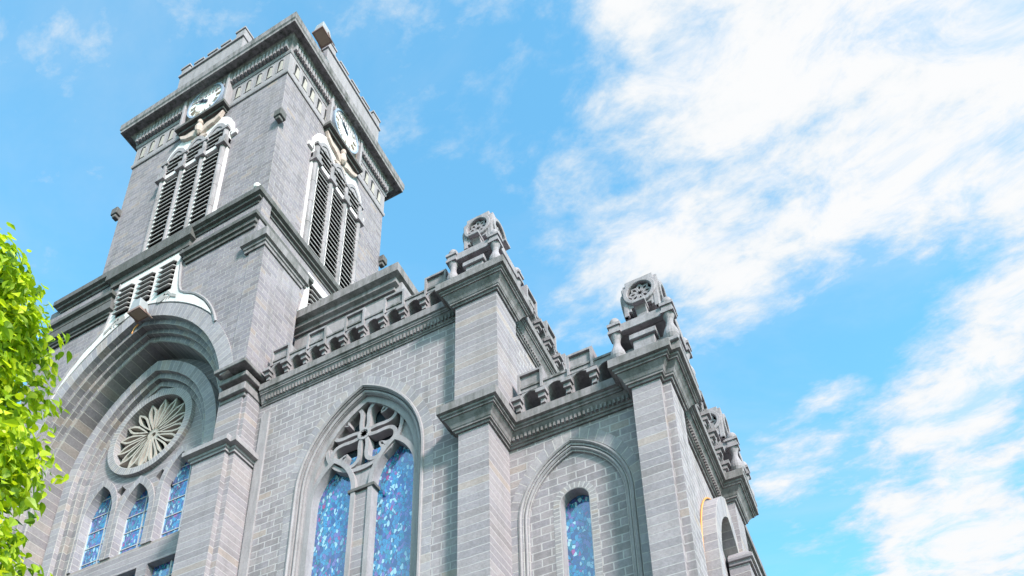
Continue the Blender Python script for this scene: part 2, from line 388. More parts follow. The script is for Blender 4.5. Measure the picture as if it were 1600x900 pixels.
# ================================================================== bay (big traceried window) ====================
BY = 13.68; BX0, BX1 = -15.3, -7.6; BC = -10.80; BZ = 19.36
F = Front(BY)
out_a = arch2(BC, 1.97, 1.28, 8., 15.5)
b = MB(); b.poly(F, [(BX0, GZ), (BX1, GZ), (BX1, BZ+.05), (BX0, BZ+.05)], 0, .35, [out_a]); b.build('wall', M['brick'], church)
def ring_of(hw0, hw1, fn): return fn(hw0), fn(hw1)
A = lambda hw: arch2(BC, hw, 1.28+(1.97-hw)*0, 8., 15.5)
win = MB()
win.ring(F, A(1.86), A(1.97), .03, .40)
win.ring(F, A(1.74), A(1.86), .12, .42)
win.ring(F, A(1.56), A(1.74), .20, .44)
stained_win = win.build('stained_glass_window', M['dress'], church)
rg = MB(); rg.ring(F, A(1.97), A(2.24), -.004, .05); rg.build('arch_ring', M['vous'], stained_win)
for hw, w_, r_ in ((1.93, .0, .05), (1.80, .10, .045)):
    rl = MB(); rl.tube([F(a, c, w_) for a, c in A(hw)], r_, 6); rl.build('roll_moulding', M['dress'], stained_win)
# tracery plate
LC = (-11.71, -9.84); CCx, CCz, CR_ = BC-.06, 16.98, 1.24
def lanc(c, hw=.63): return arch(c, hw, 8., 15.12, 1.16, 12)
# circle joined with spandrels: plate with holes for lancets, circle
plate_out = A(1.56)
tr = MB(); tr.poly(F, plate_out, .30, .62, [lanc(LC[0]), lanc(LC[1]), [p for p in circle(CCx, CCz+.08, 1.10, 1.10)]])
tr.build('tracery', M['dress'], stained_win)
tr = MB()
for c in LC:
    tr.ring(F, lanc(c, .61), arch(c, .74, 8., 15.12, 1.34, 12), .19, .46)
tr.ring(F, circle(CCx, CCz, 1.13, 1.13), circle(CCx, CCz, CR_, CR_), .24, .52, True)
tr.ring(F, circle(CCx, CCz, .13, .13, 16), circle(CCx, CCz, .20, .20, 16), .235, .40, True)
heart = [(.0, 0), (.20, .07), (.36, .20), (.50, .36), (.66, .47), (.83, .46), (.96, .34), (.98, .18), (.88, .06), (.74, .0), (.88, -.06), (.98, -.18), (.96, -.34), (.83, -.46), (.66, -.47), (.50, -.36), (.36, -.20), (.20, -.07)]
for k in range(4):
    a = R_(45+90*k); ca, sa = math.cos(a), math.sin(a)
    hp = spline([(CCx+(x*ca-y*sa)*1.06, CCz+(x*sa+y*ca)*1.06) for x, y in heart], 4)
    tr.ring(F, offset_loop(hp, -.055), offset_loop(hp, .055), .25, .50, True)
tr.build('tracery', M['dress'], stained_win)
mu = MB(); mu.box(F, -11.11, -10.46, 8., 15.05, .24, .46); mu.build('mullion', M['pier'], stained_win, .02)
mc = MB(); mc.box(F, -11.18, -10.38, 15.03, 15.12, .17, .46); mc.build('capital', M['ledge'], stained_win)
gl = MB(); gl.box(F, -12.4, -9.1, 8., 16.5, .45, .47); gl.build('glass', M['glass'], stained_win)
gl = MB(); gl.box(F, -12.3, -9.3, 16.4, 18.4, .53, .535); gl.build('glass', M['pane'], stained_win)
# pilaster strip
b = MB(); b.box(Front(13.62), -14.28, -14.0, GZ, 18.97, 0, .06); b.build('pilaster', M['dress'], church)

# ================================================================== pier between bay and wing ====================
b = MB(); b.box(F, -7.68, -6.89, GZ, 15.05, 13.34-BY, 1.2); b.build('pier', M['pier'], church)
b = MB(); b.box(F, -7.80, -6.63, 15.4, 19.4, 13.34-BY, .75); b.build('pier', M['pier'], church)
# bay return wall (runs back beside the wing) with cornice
b = MB(); b.box(Side(-6.78), 13.9, 26., 15.7, 19.4, 0, .4); b.build('wall', M['brick'], church)
# wing
WY = 14.40; WX0, WX1 = -7.0, -3.3; WF = Front(WY); WC = -5.33
wa = lambda hw: arch(WC+.0, hw, 8., 12.75, 1.98*hw/1.38, 14)
b = MB(); b.poly(WF, [(WX0, GZ), (WX1, GZ), (WX1, 15.05), (WX0, 15.05)], 0, .12, [wa(1.38)]); b.build('wall', M['brick'], church)
sw = lambda r: round_arch(-5.37, r, 8.5, 13.02)
b = MB(); b.poly(WF, [(WX0, GZ), (WX1, GZ), (WX1, 15.05), (WX0, 15.05)], .13, .45, [sw(.36)]); b.build('wall', M['brick'], church)
rg = MB(); rg.ring(WF, wa(1.26), wa(1.382), .02, .14); rg.ring(WF, wa(1.15), wa(1.262), .07, .14)
blind = rg.build('blind_arch', M['vous'], church)
for hw, w_, r_ in ((1.335, .0, .042), (1.215, .055, .038)):
    rl = MB(); rl.tube([WF(a, c, w_) for a, c in wa(hw)], r_, 6); rl.build('roll_moulding', M['dress'], blind)
rg = MB(); rg.ring(WF, wa(1.38), wa(1.62), -.004, .05); rg.build('arch_ring', M['vous'], blind)
rg = MB(); rg.ring(WF, sw(.355), sw(.52), .124, .16); rg.build('stained_glass_window', M['fine'], church)
sgw = church.children[-1] if False else COL.objects[-1] if False else rg and [o for o in COL.objects if o.name.startswith('stained_glass_window')][-1]
gl = MB(); gl.box(WF, -5.80, -4.95, 8.5, 13.5, .40, .42); gl.build('glass', M['glass'], sgw)
rv = MB(); rv.ring(WF, sw(.34), sw(.36), .13, .44); rv.build('reveal', M['dress'], sgw)

# right pier of the wing, its set-back second face
b = MB(); b.box(Front(13.905), -3.64, -2.995, GZ, 15.05, 0, .6); b.build('pier', M['pier'], church)
b = MB(); b.box(Front(14.07), -2.993, -2.81, GZ, 15.05, 0, .98); b.box(Front(14.3), -3.5, -2.998, GZ, 15.05, 0, .7); b.build('pier', M['brick'], church)
# side wall of the wing
SX = -3.0
b = MB(); b.box(Side(SX), 14.9, 30., GZ, 15.05, 0, .4); b.build('wall', M['brick'], church)
# pier at the far end of the side wall
b = MB(); b.box(Side(-2.55), 18.7, 19.75, GZ, 15.05, 0, .4); b.build('pier', M['pier'], church)
b = MB(); b.box(Side(-2.42), 18.5, 19.9, GZ, 12.9, 0, .5); b.sweep([(0, 0), (.06, 0), (.06, .08), (.12, .10), (.12, .2), (-.1, .45)], [(-2.9, 18.5), (-2.42, 18.5), (-2.42, 19.9), (-2.9, 19.9)], False, 12.9); b.build('pier', M['pier'], church)
# projecting blind arch on the side wall
SF = Side(SX)
pa = lambda hw: arch(17.8, hw, 5., 11.3, 3.15*hw/1.95, 14)
hood = MB(); hood.ring(SF, pa(1.58), pa(1.95), -.36, .05); porch = hood.build('side_arch', M['vous'], church)
b = MB(); b.poly(SF, pa(1.585), -.02, .0); b.build('recess_wall', M['brick'], porch)

# cornices
cornice('cornice', [(-7.69, 14.4), (-7.69, 13.34), (-6.89, 13.34), (-6.89, 14.40), (-3.64, 14.40), (-3.64, 13.905), (-2.995, 13.905), (-2.995, 14.07), (-2.81, 14.07), (-2.81, 15.05), (-3.0, 15.05), (-3.0, 18.70), (-2.55, 18.70), (-2.55, 19.75), (-3.0, 19.75), (-3., 26)], 15.0)
cornice('cornice', [(-14.35, 13.68), (-7.5, 13.68)], 19.33, .62)
cornice('cornice', [(-7.81, 14.2), (-7.81, 13.34), (-6.63, 13.34), (-6.63, 14.36), (-6.9, 14.36)], 19.33)
cornice('cornice', [(-6.78, 14.2), (-6.78, 26)], 19.33, .8)
# thick core over the cornices so nothing shows behind
b = MB(); b.box(Front(13.9), -14.2, -6.8, 19.4, 19.98, 0, 12); b.build('roof', M['slab'], church)
b = MB(); b.box(Front(14.45), -6.7, -3.05, 15.05, 15.64, 0, 11); b.build('roof', M['slab'], church)
# dentil ribs in the cornice coves
def ribs(name, segs, z, pitch=.105, d=.20):
    for (F_, u0, u1) in segs:
        b = MB(); n = int((u1-u0)/pitch)
        for i in range(n):
            u = u0+(i+.5)*(u1-u0)/n
            b.box(F_, u-.026, u+.026, z+.12, z+.31, -d, -.05)
        b.build(name, M['mould'], church)
ribs('cornice_ribs', [(Front(13.68), -14.2, -7.85), (Side(-6.78), 14.5, 22.)], 19.33, d=.125)
ribs('cornice_ribs', [(Front(14.40), -6.85, -3.68), (Side(-3.0), 15.1, 18.6)], 15.0, d=.185)

# ------------------------------------------------------------------ parapets
def parapet(F_, u0, count, pitch, z, merlon_first, name='parapet', ends=(0, 0)):
    """open arcade: plates with round-headed openings, corbelled capitals, coping rail, merlons over every other arch"""
    r = .235; H = .80; T = .62
    b = MB()
    for i in range(count):
        c = u0+i*pitch; p = pitch/2
        pts = [(c-p, z), (c-r, z)]+[(c-r*math.cos(math.pi*k/10), z+.37+r*math.sin(math.pi*k/10)) for k in range(11)]+[(c+r, z), (c+p, z), (c+p, z+H), (c-p, z+H)]
        b.poly(F_, pts, 0, T)
        ar_i = [(c-r*math.cos(math.pi*k/10), z+.37+r*math.sin(math.pi*k/10)) for k in range(11)]
        ar_o = [(c-(r+.085)*math.cos(math.pi*k/10), z+.37+(r+.085)*math.sin(math.pi*k/10)) for k in range(11)]
        b.ring(F_, ar_i, ar_o, -.05, .02)
    L0, L1 = u0-pitch/2, u0+(count-.5)*pitch
    pr = b.build(name, M['para'], church)
    for i in range(count+1):                      # stepped corbel capitals on the piers between the arches
        c = u0+(i-.5)*pitch; b = MB()
        for k, (hw, v0, v1, pj) in enumerate(((.055, .08, .20, .06), (.088, .20, .32, .13), (.125, .32, .43, .20))):
            b.box(F_, c-hw, c+hw, z+v0, z+v1, -pj, .01)
        b.build('corbel', M['para'], pr)
    b = MB(); b.box(F_, L0, L1, z+H-.005, z+H+.06, -.03, T+.04); b.build('coping', M['slab'], pr)
    for i in range(count):
        if (i-merlon_first) % 2: continue
        c = u0+i*pitch; hw = pitch*.49
        m_ = MB(); m_.poly(F_, rect(c-hw+.01, c+hw-.01, z+H+.065, z+1.25), .01, .30, ())
        m_.ring(F_, rect(c-hw+.05, c+hw-.05, z+.62, z+1.20), rect(c-hw-.012, c+hw+.012, z+.615, z+1.265), -.06, .32, True)
        m_.build('merlon', M['para'], pr)
    return pr
parapet(Front(13.50), -13.73, 9, .653, 19.98, 0)
parapet(Side(-6.52), 15.2, 10, .653, 19.98, 0)
parapet(Front(14.07), -6.12, 4, .645, 15.66, 0)
parapet(Side(-2.66), 15.55, 5, .645, 15.66, 0)
b = MB(); b.box(Front(13.9), -14.0, -6.9, 19.97, 20.2, 0, .1); b.build('gutter', M['ledge'], church)

# ------------------------------------------------------------------ pinnacles
def make_pinnacle(loc):
    L = Front(0)
    b = MB()
    I = lambda y0: Front(y0)
    # base plinth, stepped core of the lower tier, upper block
    b.box(L, -.80, .80, -.02, .07, -.80, .80)
    b.box(L, -.24, .24, .07, 1.0, -.24, .24)
    b.box(L, -.70, .70, .955, 1.195, -.55, .55)
    fr_ = [(-.50, -.50, 1.19), (.50, -.50, 1.19), (.50, .50, 1.19), (-.50, .50, 1.19), (-.38, -.38, 1.44), (.38, -.38, 1.44), (.38, .38, 1.44), (-.38, .38, 1.44)]
    b.add(fr_, [(0, 1, 2, 3), (4, 5, 6, 7), (0, 1, 5, 4), (1, 2, 6, 5), (2, 3, 7, 6), (3, 0, 4, 7)])
    b.box(L, -.17, .17, 1.43, 1.93, -.17, .17)
    b.box(L, -.30, .30, 1.90, 2.80, -.30, .30)
    pn = b.build('pinnacle', M['pin'], church, .015, origin=(0, 0, 0))
    pn.location = (0, 0, 0)
    def rotF(k, d):
        a = k*math.pi/2; ca, sa = math.cos(a), math.sin(a)
        return lambda u, v, w_: (u*ca-(w_-d)*-sa*-1*-1 if False else u*ca+(d-w_)*sa, u*sa-(d-w_)*ca, v)
    def child(bm, name, mat, bevel=.01, **kw):
        o = bm.build(name, mat, None, bevel, origin=(0, 0, 0), **kw); o.parent = pn; return o
    for k in range(4):
        Fk = rotF(k, .56)
        c = MB()          # stepped corbel of the lower tier
        c.box(Fk, -.25, .25, .07, .60, -.06, .25); c.box(Fk, -.31, .31, .60, .75, -.13, .25)
        c.box(Fk, -.42, -.25, .30, .50, .06, .25); c.box(Fk, .25, .42, .30, .50, .06, .25); c.box(Fk, -.52, -.42, .12, .30, .10, .26); c.box(Fk, .42, .52, .12, .30, .10, .26)
        child(c, 'corbel', M['pin'])
        Fb = rotF(k, .70); c = MB(); c.box(Fb, -.50, .50, .95, 1.20, -.01, .14); child(c, 'beam', M['pin'])
        Fp = rotF(k, .42); c = MB()          # stepped face plaque
        c.poly(Fp, [(.24, 1.90), (.24, 1.80), (.34, 1.80), (.34, 1.68), (.43, 1.68), (.44, 2.62), (.34, 2.62), (.34, 2.82), (-.34, 2.82), (-.34, 2.62), (-.44, 2.62), (-.43, 1.68), (-.34, 1.68), (-.34, 1.80), (-.24, 1.80), (-.24, 1.90)], .0, .11, [circle(0, 2.32, .30, .30, 24), rect(.31, .40, 1.88, 1.97), rect(-.40, -.31, 1.88, 1.97)])
        child(c, 'plaque', M['pin'])
        c = MB(); c.ring(Fp, circle(0, 2.32, .295, .295, 28), circle(0, 2.32, .40, .40, 28), -.07, .04, True)
        ro = child(c, 'rosette', M['pin'], .015)
        c = MB()
        for q in range(8):
            a = 2*math.pi*q/8; ca, sa = math.cos(a), math.sin(a)
            pet = [(.04, .0), (.13, .062), (.21, .080), (.30, .0), (.21, -.080), (.13, -.062)]
            pp = [(x*ca-y*sa, 2.32+x*sa+y*ca) for x, y in pet]
            pi_ = [((x-.165)*.52+.165, y*.42) for x, y in pet]; pi_ = [(x*ca-y*sa, 2.32+x*sa+y*ca) for x, y in pi_]
            c.ring(Fp, pi_, pp, .01, .06, True)
        o = child(c, 'petals', M['pin'], 0)
        c = MB(); c.poly(Fp, circle(0, 2.32, .30, .30, 24), .085, .10); o = child(c, 'backing', M['dark'], 0)  # black disc paints the shade in the rosette recess
        # scrolled console in front of the plaque
        c = MB(); pr = [(-.22, 1.42), (.03, 1.42), (.02, 1.50), (.03, 1.58), (.09, 1.67), (.16, 1.72), (.16, 1.78), (-.22, 1.78)]
        P = [Fp(s_*.125, z_, -d_) for s_ in (-1, 1) for d_, z_ in pr]; n = len(pr)
        c.add(P, [tuple(range(n)), tuple(range(n, 2*n))]+[(i, (i+1) % n, n+(i+1) % n, n+i) for i in range(n)])
        c.box(Fp, -.15, .15, 1.72, 1.80, -.27, .10)
        child(c, 'console', M['pin'])
        sx, sy = ((-1, -1), (1, -1), (1, 1), (-1, 1))[k]
        c = MB(); cx, cy = sx*.62, sy*.62
        c.box(L, cx-.14, cx+.14, .06, .13, cy-.14, cy+.14)
        c.lathe((cx, cy, 0), [(.10, .12), (.14, .17), (.175, .25), (.18, .33), (.155, .44), (.105, .57), (.082, .67), (.085, .78), (.115, .88), (.135, .95)], 16)
        c.box(L, cx-.15, cx+.15, .94, 1.02, cy-.15, cy+.15); c.box(L, cx-.12, cx+.12, 1.02, 1.16, cy-.12, cy+.12); c.box(L, cx-.155, cx+.155, 1.16, 1.24, cy-.155, cy+.155)
        ba = child(c, 'baluster', M['pin'], 0)
        c = MB(); c.lathe((cx, cy, 0), [(.13, 1.24), (.14, 1.30), (.13, 1.38), (.10, 1.45), (.05, 1.49), (.01, 1.50)], 16)
        o = child(c, 'finial', M['pin'], 0, smooth_=True)
    pn.location = Vector(loc)-Vector(church.location); pn.parent = church
    return pn
def copy_tree(o, parent=None):
    c = o.copy(); COL.objects.link(c); c.parent = parent
    for ch in list(o.children): copy_tree(ch, c)
    return c
PN0 = make_pinnacle((-7.215, 13.88, 20.0))
for loc in ((-3.215, 14.42, 15.68), (-2.95, 19.25, 15.68), (-7.25, 22.3, 20.0)):
    c = copy_tree(PN0, church); c.location = Vector(loc)-Vector(church.location)

# ------------------------------------------------------------------ raised roof block behind the bay parapet
PV = [(-14.75, 15.0), (-10.68, 15.0), (-10.68, 19.)]
b = MB(); b.box(Front(15.0), -14.75, -10.68, 19.9, 24.05, 0, 4.); b.build('roof_block', M['dress'], church)
b = MB(); b.sweep([(0, 23.75), (.08, 23.75), (.08, 23.87), (.2, 23.93), (.2, 24.10), (.36, 24.17), (.36, 24.52), (0, 24.52)], [(-14.75, 15.0), (-10.98, 15.0), (-10.98, 19.)]); b.build('cornice', M['mould'], church)

# ================================================================== tower, lower stage ====================
TC = -19.5; TY = 12.77; TF = Front(TY)
def portal(hw, vb=5.): return arch2(TC, hw, 2.1, vb, 18.8, 18)[:-4]      # the right leg lands on the pier cap
b = MB(); b.poly(TF, [(-24.7, GZ)]+portal(4.92, GZ)+[(-14.95, 20.3), (-14.32, 20.3), (-14.32, 25.5), (-14.75, 25.6), (-14.75, 28.1), (-24.7, 28.1)], 0, .4); b.build('tower_wall', M['tower'], church)
for F_, q in ((Side(-14.92), (12.80, 21., 20.6, 28.1)), (Front(20.6), (-24.5, -15.4, 10, 28.1)), (Side(-24.1), (12.8, 21., GZ, 28.1))):
    b = MB(); b.box(F_, *q, 0, .4); b.build('tower_wall', M['tower'], church)
# corner buttress, right
b = MB(); b.box(Side(-14.30), 12.745, 14.46, 20.34, 25.35, 0, .62); b.build('buttress', M['tower'], church)
b = MB(); b.sweep([(0, 0), (.05, 0), (.05, .12), (.09, .14), (.09, .24), (.17, .27), (.17, .62), (-.2, .75), (-.3, .75)], [(-15.02, 13.0), (-15.02, 12.745), (-14.30, 12.745), (-14.30, 14.46), (-14.9, 14.46)], False, 25.3); b.build('buttress_cap', M['mould'], church)
b = MB(); b.box(Side(-24.2), 12.745, 14.46, GZ, 25.35, 0, .62); b.build('buttress', M['tower'], church)
b = MB(); b.sweep([(0, 0), (.05, 0), (.05, .10), (.10, .12), (.10, .22), (.2, .26), (.2, .62), (-.2, .75), (-.3, .75)], [(-25.2, 14.0), (-25.2, 12.745), (-21.15, 12.745), (-21.15, 13.0)], False, 25.85); b.build('buttress_cap', M['ledge'], church)
# second moulding stubs and the belfry ledge
def stack(path, z, prof, name, mat):
    b = MB(); b.sweep(prof, path, False, z); return b.build(name, M[mat], church)
P2m = [(0, -.42), (.06, -.42), (.06, -.28), (.12, -.26), (.12, -.10), (.22, -.06), (.22, .10), (0, .30)]
stack([(-17.75, 12.9), (-17.75, TY), (-14.92, TY), (-14.92, 15.25), (-15.2, 15.25)], 27.0, P2m, 'string_moulding', 'ledge')
stack([(-24.1, 20), (-24.1, TY), (-21.3, TY), (-21.3, 12.9)], 27.0, P2m, 'string_moulding', 'ledge')
PL = [(-.3, -.12), (.04, -.12), (.05, -.02), (.14, 0), (.14, .09), (.24, .13), (.24, .36), (-1.0, .62)]
b = MB(); b.sweep(PL, [(-14.92, 21.), (-24.1, 21.), (-24.1, TY), (-14.92, TY)], True, 27.95); b.build('belfry_ledge', M['ledge'], church)
b = MB(); b.sweep([(-.1, -.30), (.10, -.30), (.12, -.05), (.26, 0), (.26, .42), (-.1, .5)], [(-21.3, 13.), (-21.3, TY), (-17.85, TY), (-17.85, 13.)], False, 27.75); b.build('belfry_sill', M['ledge'], church)
# white louvred panels over the portal (front and right side)
def white_panel(F_, c, kx, foot=True):
    e = [(1.42, 27.52), (1.50, 26.3), (1.66, 25.35), (1.95, 24.98), (2.45, 24.62), (3.0, 24.0), (3.38, 23.35), (3.62, 22.72)]
    inn = [(x-TC, z) for x, z in arch2(TC, 4.97, 2.1, GZ, 18.8, 18) if 22.72 < z and x > TC-1e-6]
    inn.sort(key=lambda q: q[0])
    right = [(c+x*kx, z) for x, z in e]; low = [(c+x*kx, z) for x, z in reversed(inn)]
    leftlow = [(2*c-x, z) for x, z in reversed(low[:-1])]
    left = [(2*c-x, z) for x, z in reversed(right)]
    holes = [rect(c+(q*.96-.31)*kx, c+(q*.96+.31)*kx, 25.62, 27.02) for q in (-1, 0, 1)]
    b = MB(); b.poly(F_, right+low+leftlow+left, -.05, .03, holes)
    pn = b.build('louvre_panel', M['white'], church)
    for q in (-1, 0, 1):
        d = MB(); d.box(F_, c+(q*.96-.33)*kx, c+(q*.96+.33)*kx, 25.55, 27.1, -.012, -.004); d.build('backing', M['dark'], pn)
        s_ = MB()
        for i in range(6):
            z = 25.68+i*.235; u0, u1 = c+(q*.96-.33)*kx, c+(q*.96+.33)*kx
            P = [F_(u, v, w_) for u in (u0, u1) for v, w_ in ((z, -.19), (z+.035, -.19), (z+.17, -.02), (z+.135, -.02))]
            s_.add(P, [(0, 1, 2, 3), (4, 5, 6, 7), (0, 1, 5, 4), (1, 2, 6, 5), (2, 3, 7, 6), (3, 0, 4, 7)])
        s_.build('slats', M['slat'], pn)
    return pn
wp = white_panel(TF, TC, 1.0)
white_panel(Side(-14.92), 16.65, .92)
# outline trim and scroll reliefs of the front panel
for s_ in (1, -1):
    t_ = MB(); e = spline([(TC+s_*x, z) for x, z in [(1.44, 27.5), (1.53, 26.3), (1.70, 25.38), (1.99, 25.02), (2.5, 24.66), (3.06, 24.03), (3.45, 23.36), (3.68, 22.72)]], 4, False)
    t_.tube([TF(a, c, -.03) for a, c in e], .055, 6); t_.build('trim', M['dress'], wp)
for s_ in (1, -1):
    t_ = MB(); t_.poly(TF, circle(TC+s_*.92, 25.34, .21, .17, 16), -.075, -.045)
    sw_ = spline([(TC+s_*1.02, 25.50), (TC+s_*1.20, 25.53), (TC+s_*1.38, 25.30), (TC+s_*1.62, 25.13)], 4, False)
    t_.ring(TF, sw_, [(a, c-.13) for a, c in sw_], -.075, -.045)
    for k in range(3): t_.poly(TF, [(TC+s_*(1.15+k*.13), 25.32), (TC+s_*(1.25+k*.13), 25.26-.02*k), (TC+s_*(1.16+k*.13), 25.12)], -.07, -.045)
    t_.build('scroll_relief', M['slat'], wp)

# portal arch orders
po = MB(); po.ring(TF, portal(4.42, 5.), portal(4.92, 5.), -.03, .30); big = po.build('portal_arch', M['vous'], church)
full = lambda hw: arch2(TC, hw, 2.1, 5., 18.8, 18)
for fn, h0, h1, w0 in ((portal, 4.24, 4.425, .16), (full, 4.08, 4.245, .38), (full, 3.90, 4.085, .54)):
    po = MB(); po.ring(TF, fn(h0), fn(h1), w0, .75); po.build('arch_order', M['soffit'], big)
po = MB(); po.ring(TF, full(3.88), full(4.0), .56, 1.62); po.build('soffit', M['soffit'], big)
# tympanum wall and inner arch orders
F2 = Front(13.75)
def inner(hw, vb=5.): return arch2(TC, hw, 1.70, vb, 19.3, 18)
b = MB(); b.poly(Front(14.10), arch2(TC, 3.95, 2.1, 5., 18.8, 18), 0, .3, [inner(2.9)]); b.build('tympanum', M['pier'], church)
po = MB(); po.ring(F2, inner(2.86), inner(3.27), 0, .45); inn_ = po.build('inner_arch', M['vous'], church)
for h0, h1, w0 in ((2.66, 2.865, .15), (2.46, 2.665, .30)):
    po = MB(); po.ring(F2, inner(h0), inner(h1), w0, .75); po.build('arch_order', M['soffit'], inn_)
F3 = Front(14.12); RC, RZ = TC+.02, 21.05
lw = [(TC-1.70, .64, 18.30, 1.22), (TC, .64, 17.75, 1.22), (TC+1.70, .64, 18.30, 1.22)]
ho = [arch(c, hw, 16.35, zs, h, 10) for c, hw, zs, h in lw]+[rect(c-hw, c+hw, 13., 15.55) for c, hw, zs, h in lw]
b = MB(); b.poly(F3, inner(2.5), 0, .30, ho+[circle(RC, RZ, 1.58, 1.48, 40)]+[[(TC+s_*.85-.22, 18.98), (TC+s_*.85, 18.72), (TC+s_*.85+.22, 18.98), (TC+s_*.85, 19.22)] for s_ in (-1, 1)]); b.build('window_wall', M['pier'], church)
# rose window
ro = MB(); ro.ring(F3, circle(RC, RZ, 1.53, 1.43, 64), circle(RC, RZ, 1.80, 1.68, 64), -.14, .32, True); rose = ro.build('rose_window', M['fine'], church)
rt = MB()
for q in range(16):
    a = 2*math.pi*(q+.5)/16; ca, sa = math.cos(a), math.sin(a)
    pet = [(.22, 0), (.55, .085), (.90, .155), (1.12, .14), (1.42, 0), (1.12, -.14), (.90, -.155), (.55, -.085)]
    cen = .92
    f = lambda L_: [(RC+(x*ca-y*sa)*1.08, RZ+(x*sa+y*ca)*1.01) for x, y in L_]
    pi_ = [((x-cen)*.78+cen-.01, y*.55) for x, y in pet]
    rt.ring(F3, f(pi_), f(pet), .0, .20, True)
rt.ring(F3, circle(RC, RZ, .10, .09, 16), circle(RC, RZ, .30, .28, 16), .05, .22, True)
rt.build('tracery', M['cream'], rose)
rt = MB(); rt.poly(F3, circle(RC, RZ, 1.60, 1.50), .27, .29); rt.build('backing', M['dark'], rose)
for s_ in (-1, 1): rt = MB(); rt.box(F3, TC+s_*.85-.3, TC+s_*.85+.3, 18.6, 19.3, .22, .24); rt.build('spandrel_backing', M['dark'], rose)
# lancets
for (c, hw, zs, h) in lw:
    a_ = MB(); a_.ring(F3, arch(c, hw-.005, 16.35, zs, h, 10), arch(c, hw+.20, 16.35, zs, h*(hw+.20)/hw*.95, 10), -.05, .28)
    lo = a_.build('lancet_window', M['vous'], church)
    gl = MB(); gl.box(F3, c-.68, c+.68, 16.3, zs+h+.1, .26, .27); gl.build('glass', M['glass'], lo)
    br = MB(); br.box(F3, c+.10, c+.135, 16.35, zs+h-.2, .235, .262)
    for k in range(5): br.box(F3, c-.63, c+.63, 16.75+k*.62, 16.78+k*.62, .24, .262)
    br.box(F3, c-hw+.0, c-hw+.04, 16.35, zs+.2, .225, .262)
    br.build('window_bar', M['bar'], lo)
    gl = MB(); gl.box(F3, c-.6, c+.6, 13., 15.7, .22, .24); gl.build('glass', M['glass'], lo)
    br = MB(); br.box(F3, c+.10, c+.15, 13., 15.6, .18, .22); br.box(F3, c-.55, c+.55, 15.0, 15.04, .185, .22); br.build('window_bar', M['bar'], lo)
    si = MB(); si.box(F3, c-hw, c+hw, 15.54, 16.36, .05, .29); si.build('sill', M['dress'], lo)

# pier on the right of the portal
b = MB(); b.box(Front(12.80), -15.72, -14.56, GZ, 17.1, 0, 1.); b.build('pier', M['pier'], church)
b = MB(); b.box(Front(12.95), -14.60, -14.38, GZ, 17.1, 0, 1.); b.build('pier', M['pier'], church)
PLC = [(0, 0), (.05, 0), (.05, .07), (.09, .09), (.09, .16), (.22, .19), (.22, .34), (-.25, .95), (-.4, .95)]
b = MB(); b.sweep(PLC, [(-15.72, 13.6), (-15.72, 12.80), (-14.562, 12.80), (-14.562, 12.95), (-14.38, 12.95), (-14.38, 13.7)], False, 17.05); b.build('pier_cap', M['dress'], church)
b = MB(); b.box(Front(13.13), -15.50, -14.62, 17.3, 19.6, 0, .9); b.box(Front(13.18), -14.64, -14.48, 17.3, 19.6, 0, .8); b.build('pier', M['pier'], church)
b = MB()
for (x0, x1, y0, z0, z1) in ((-15.42, -14.44, 12.99, 19.52, 19.80), (-15.46, -14.52, 13.10, 19.40, 20.3), (-15.40, -14.38, 12.92, 19.97, 20.14), (-15.42, -14.25, 12.68, 20.22, 20.36)):
    b.box(Front(y0), x0, x1, z0, z1, 0, 1.05)
b.build('pier_cap', M['mould'], church, .015)

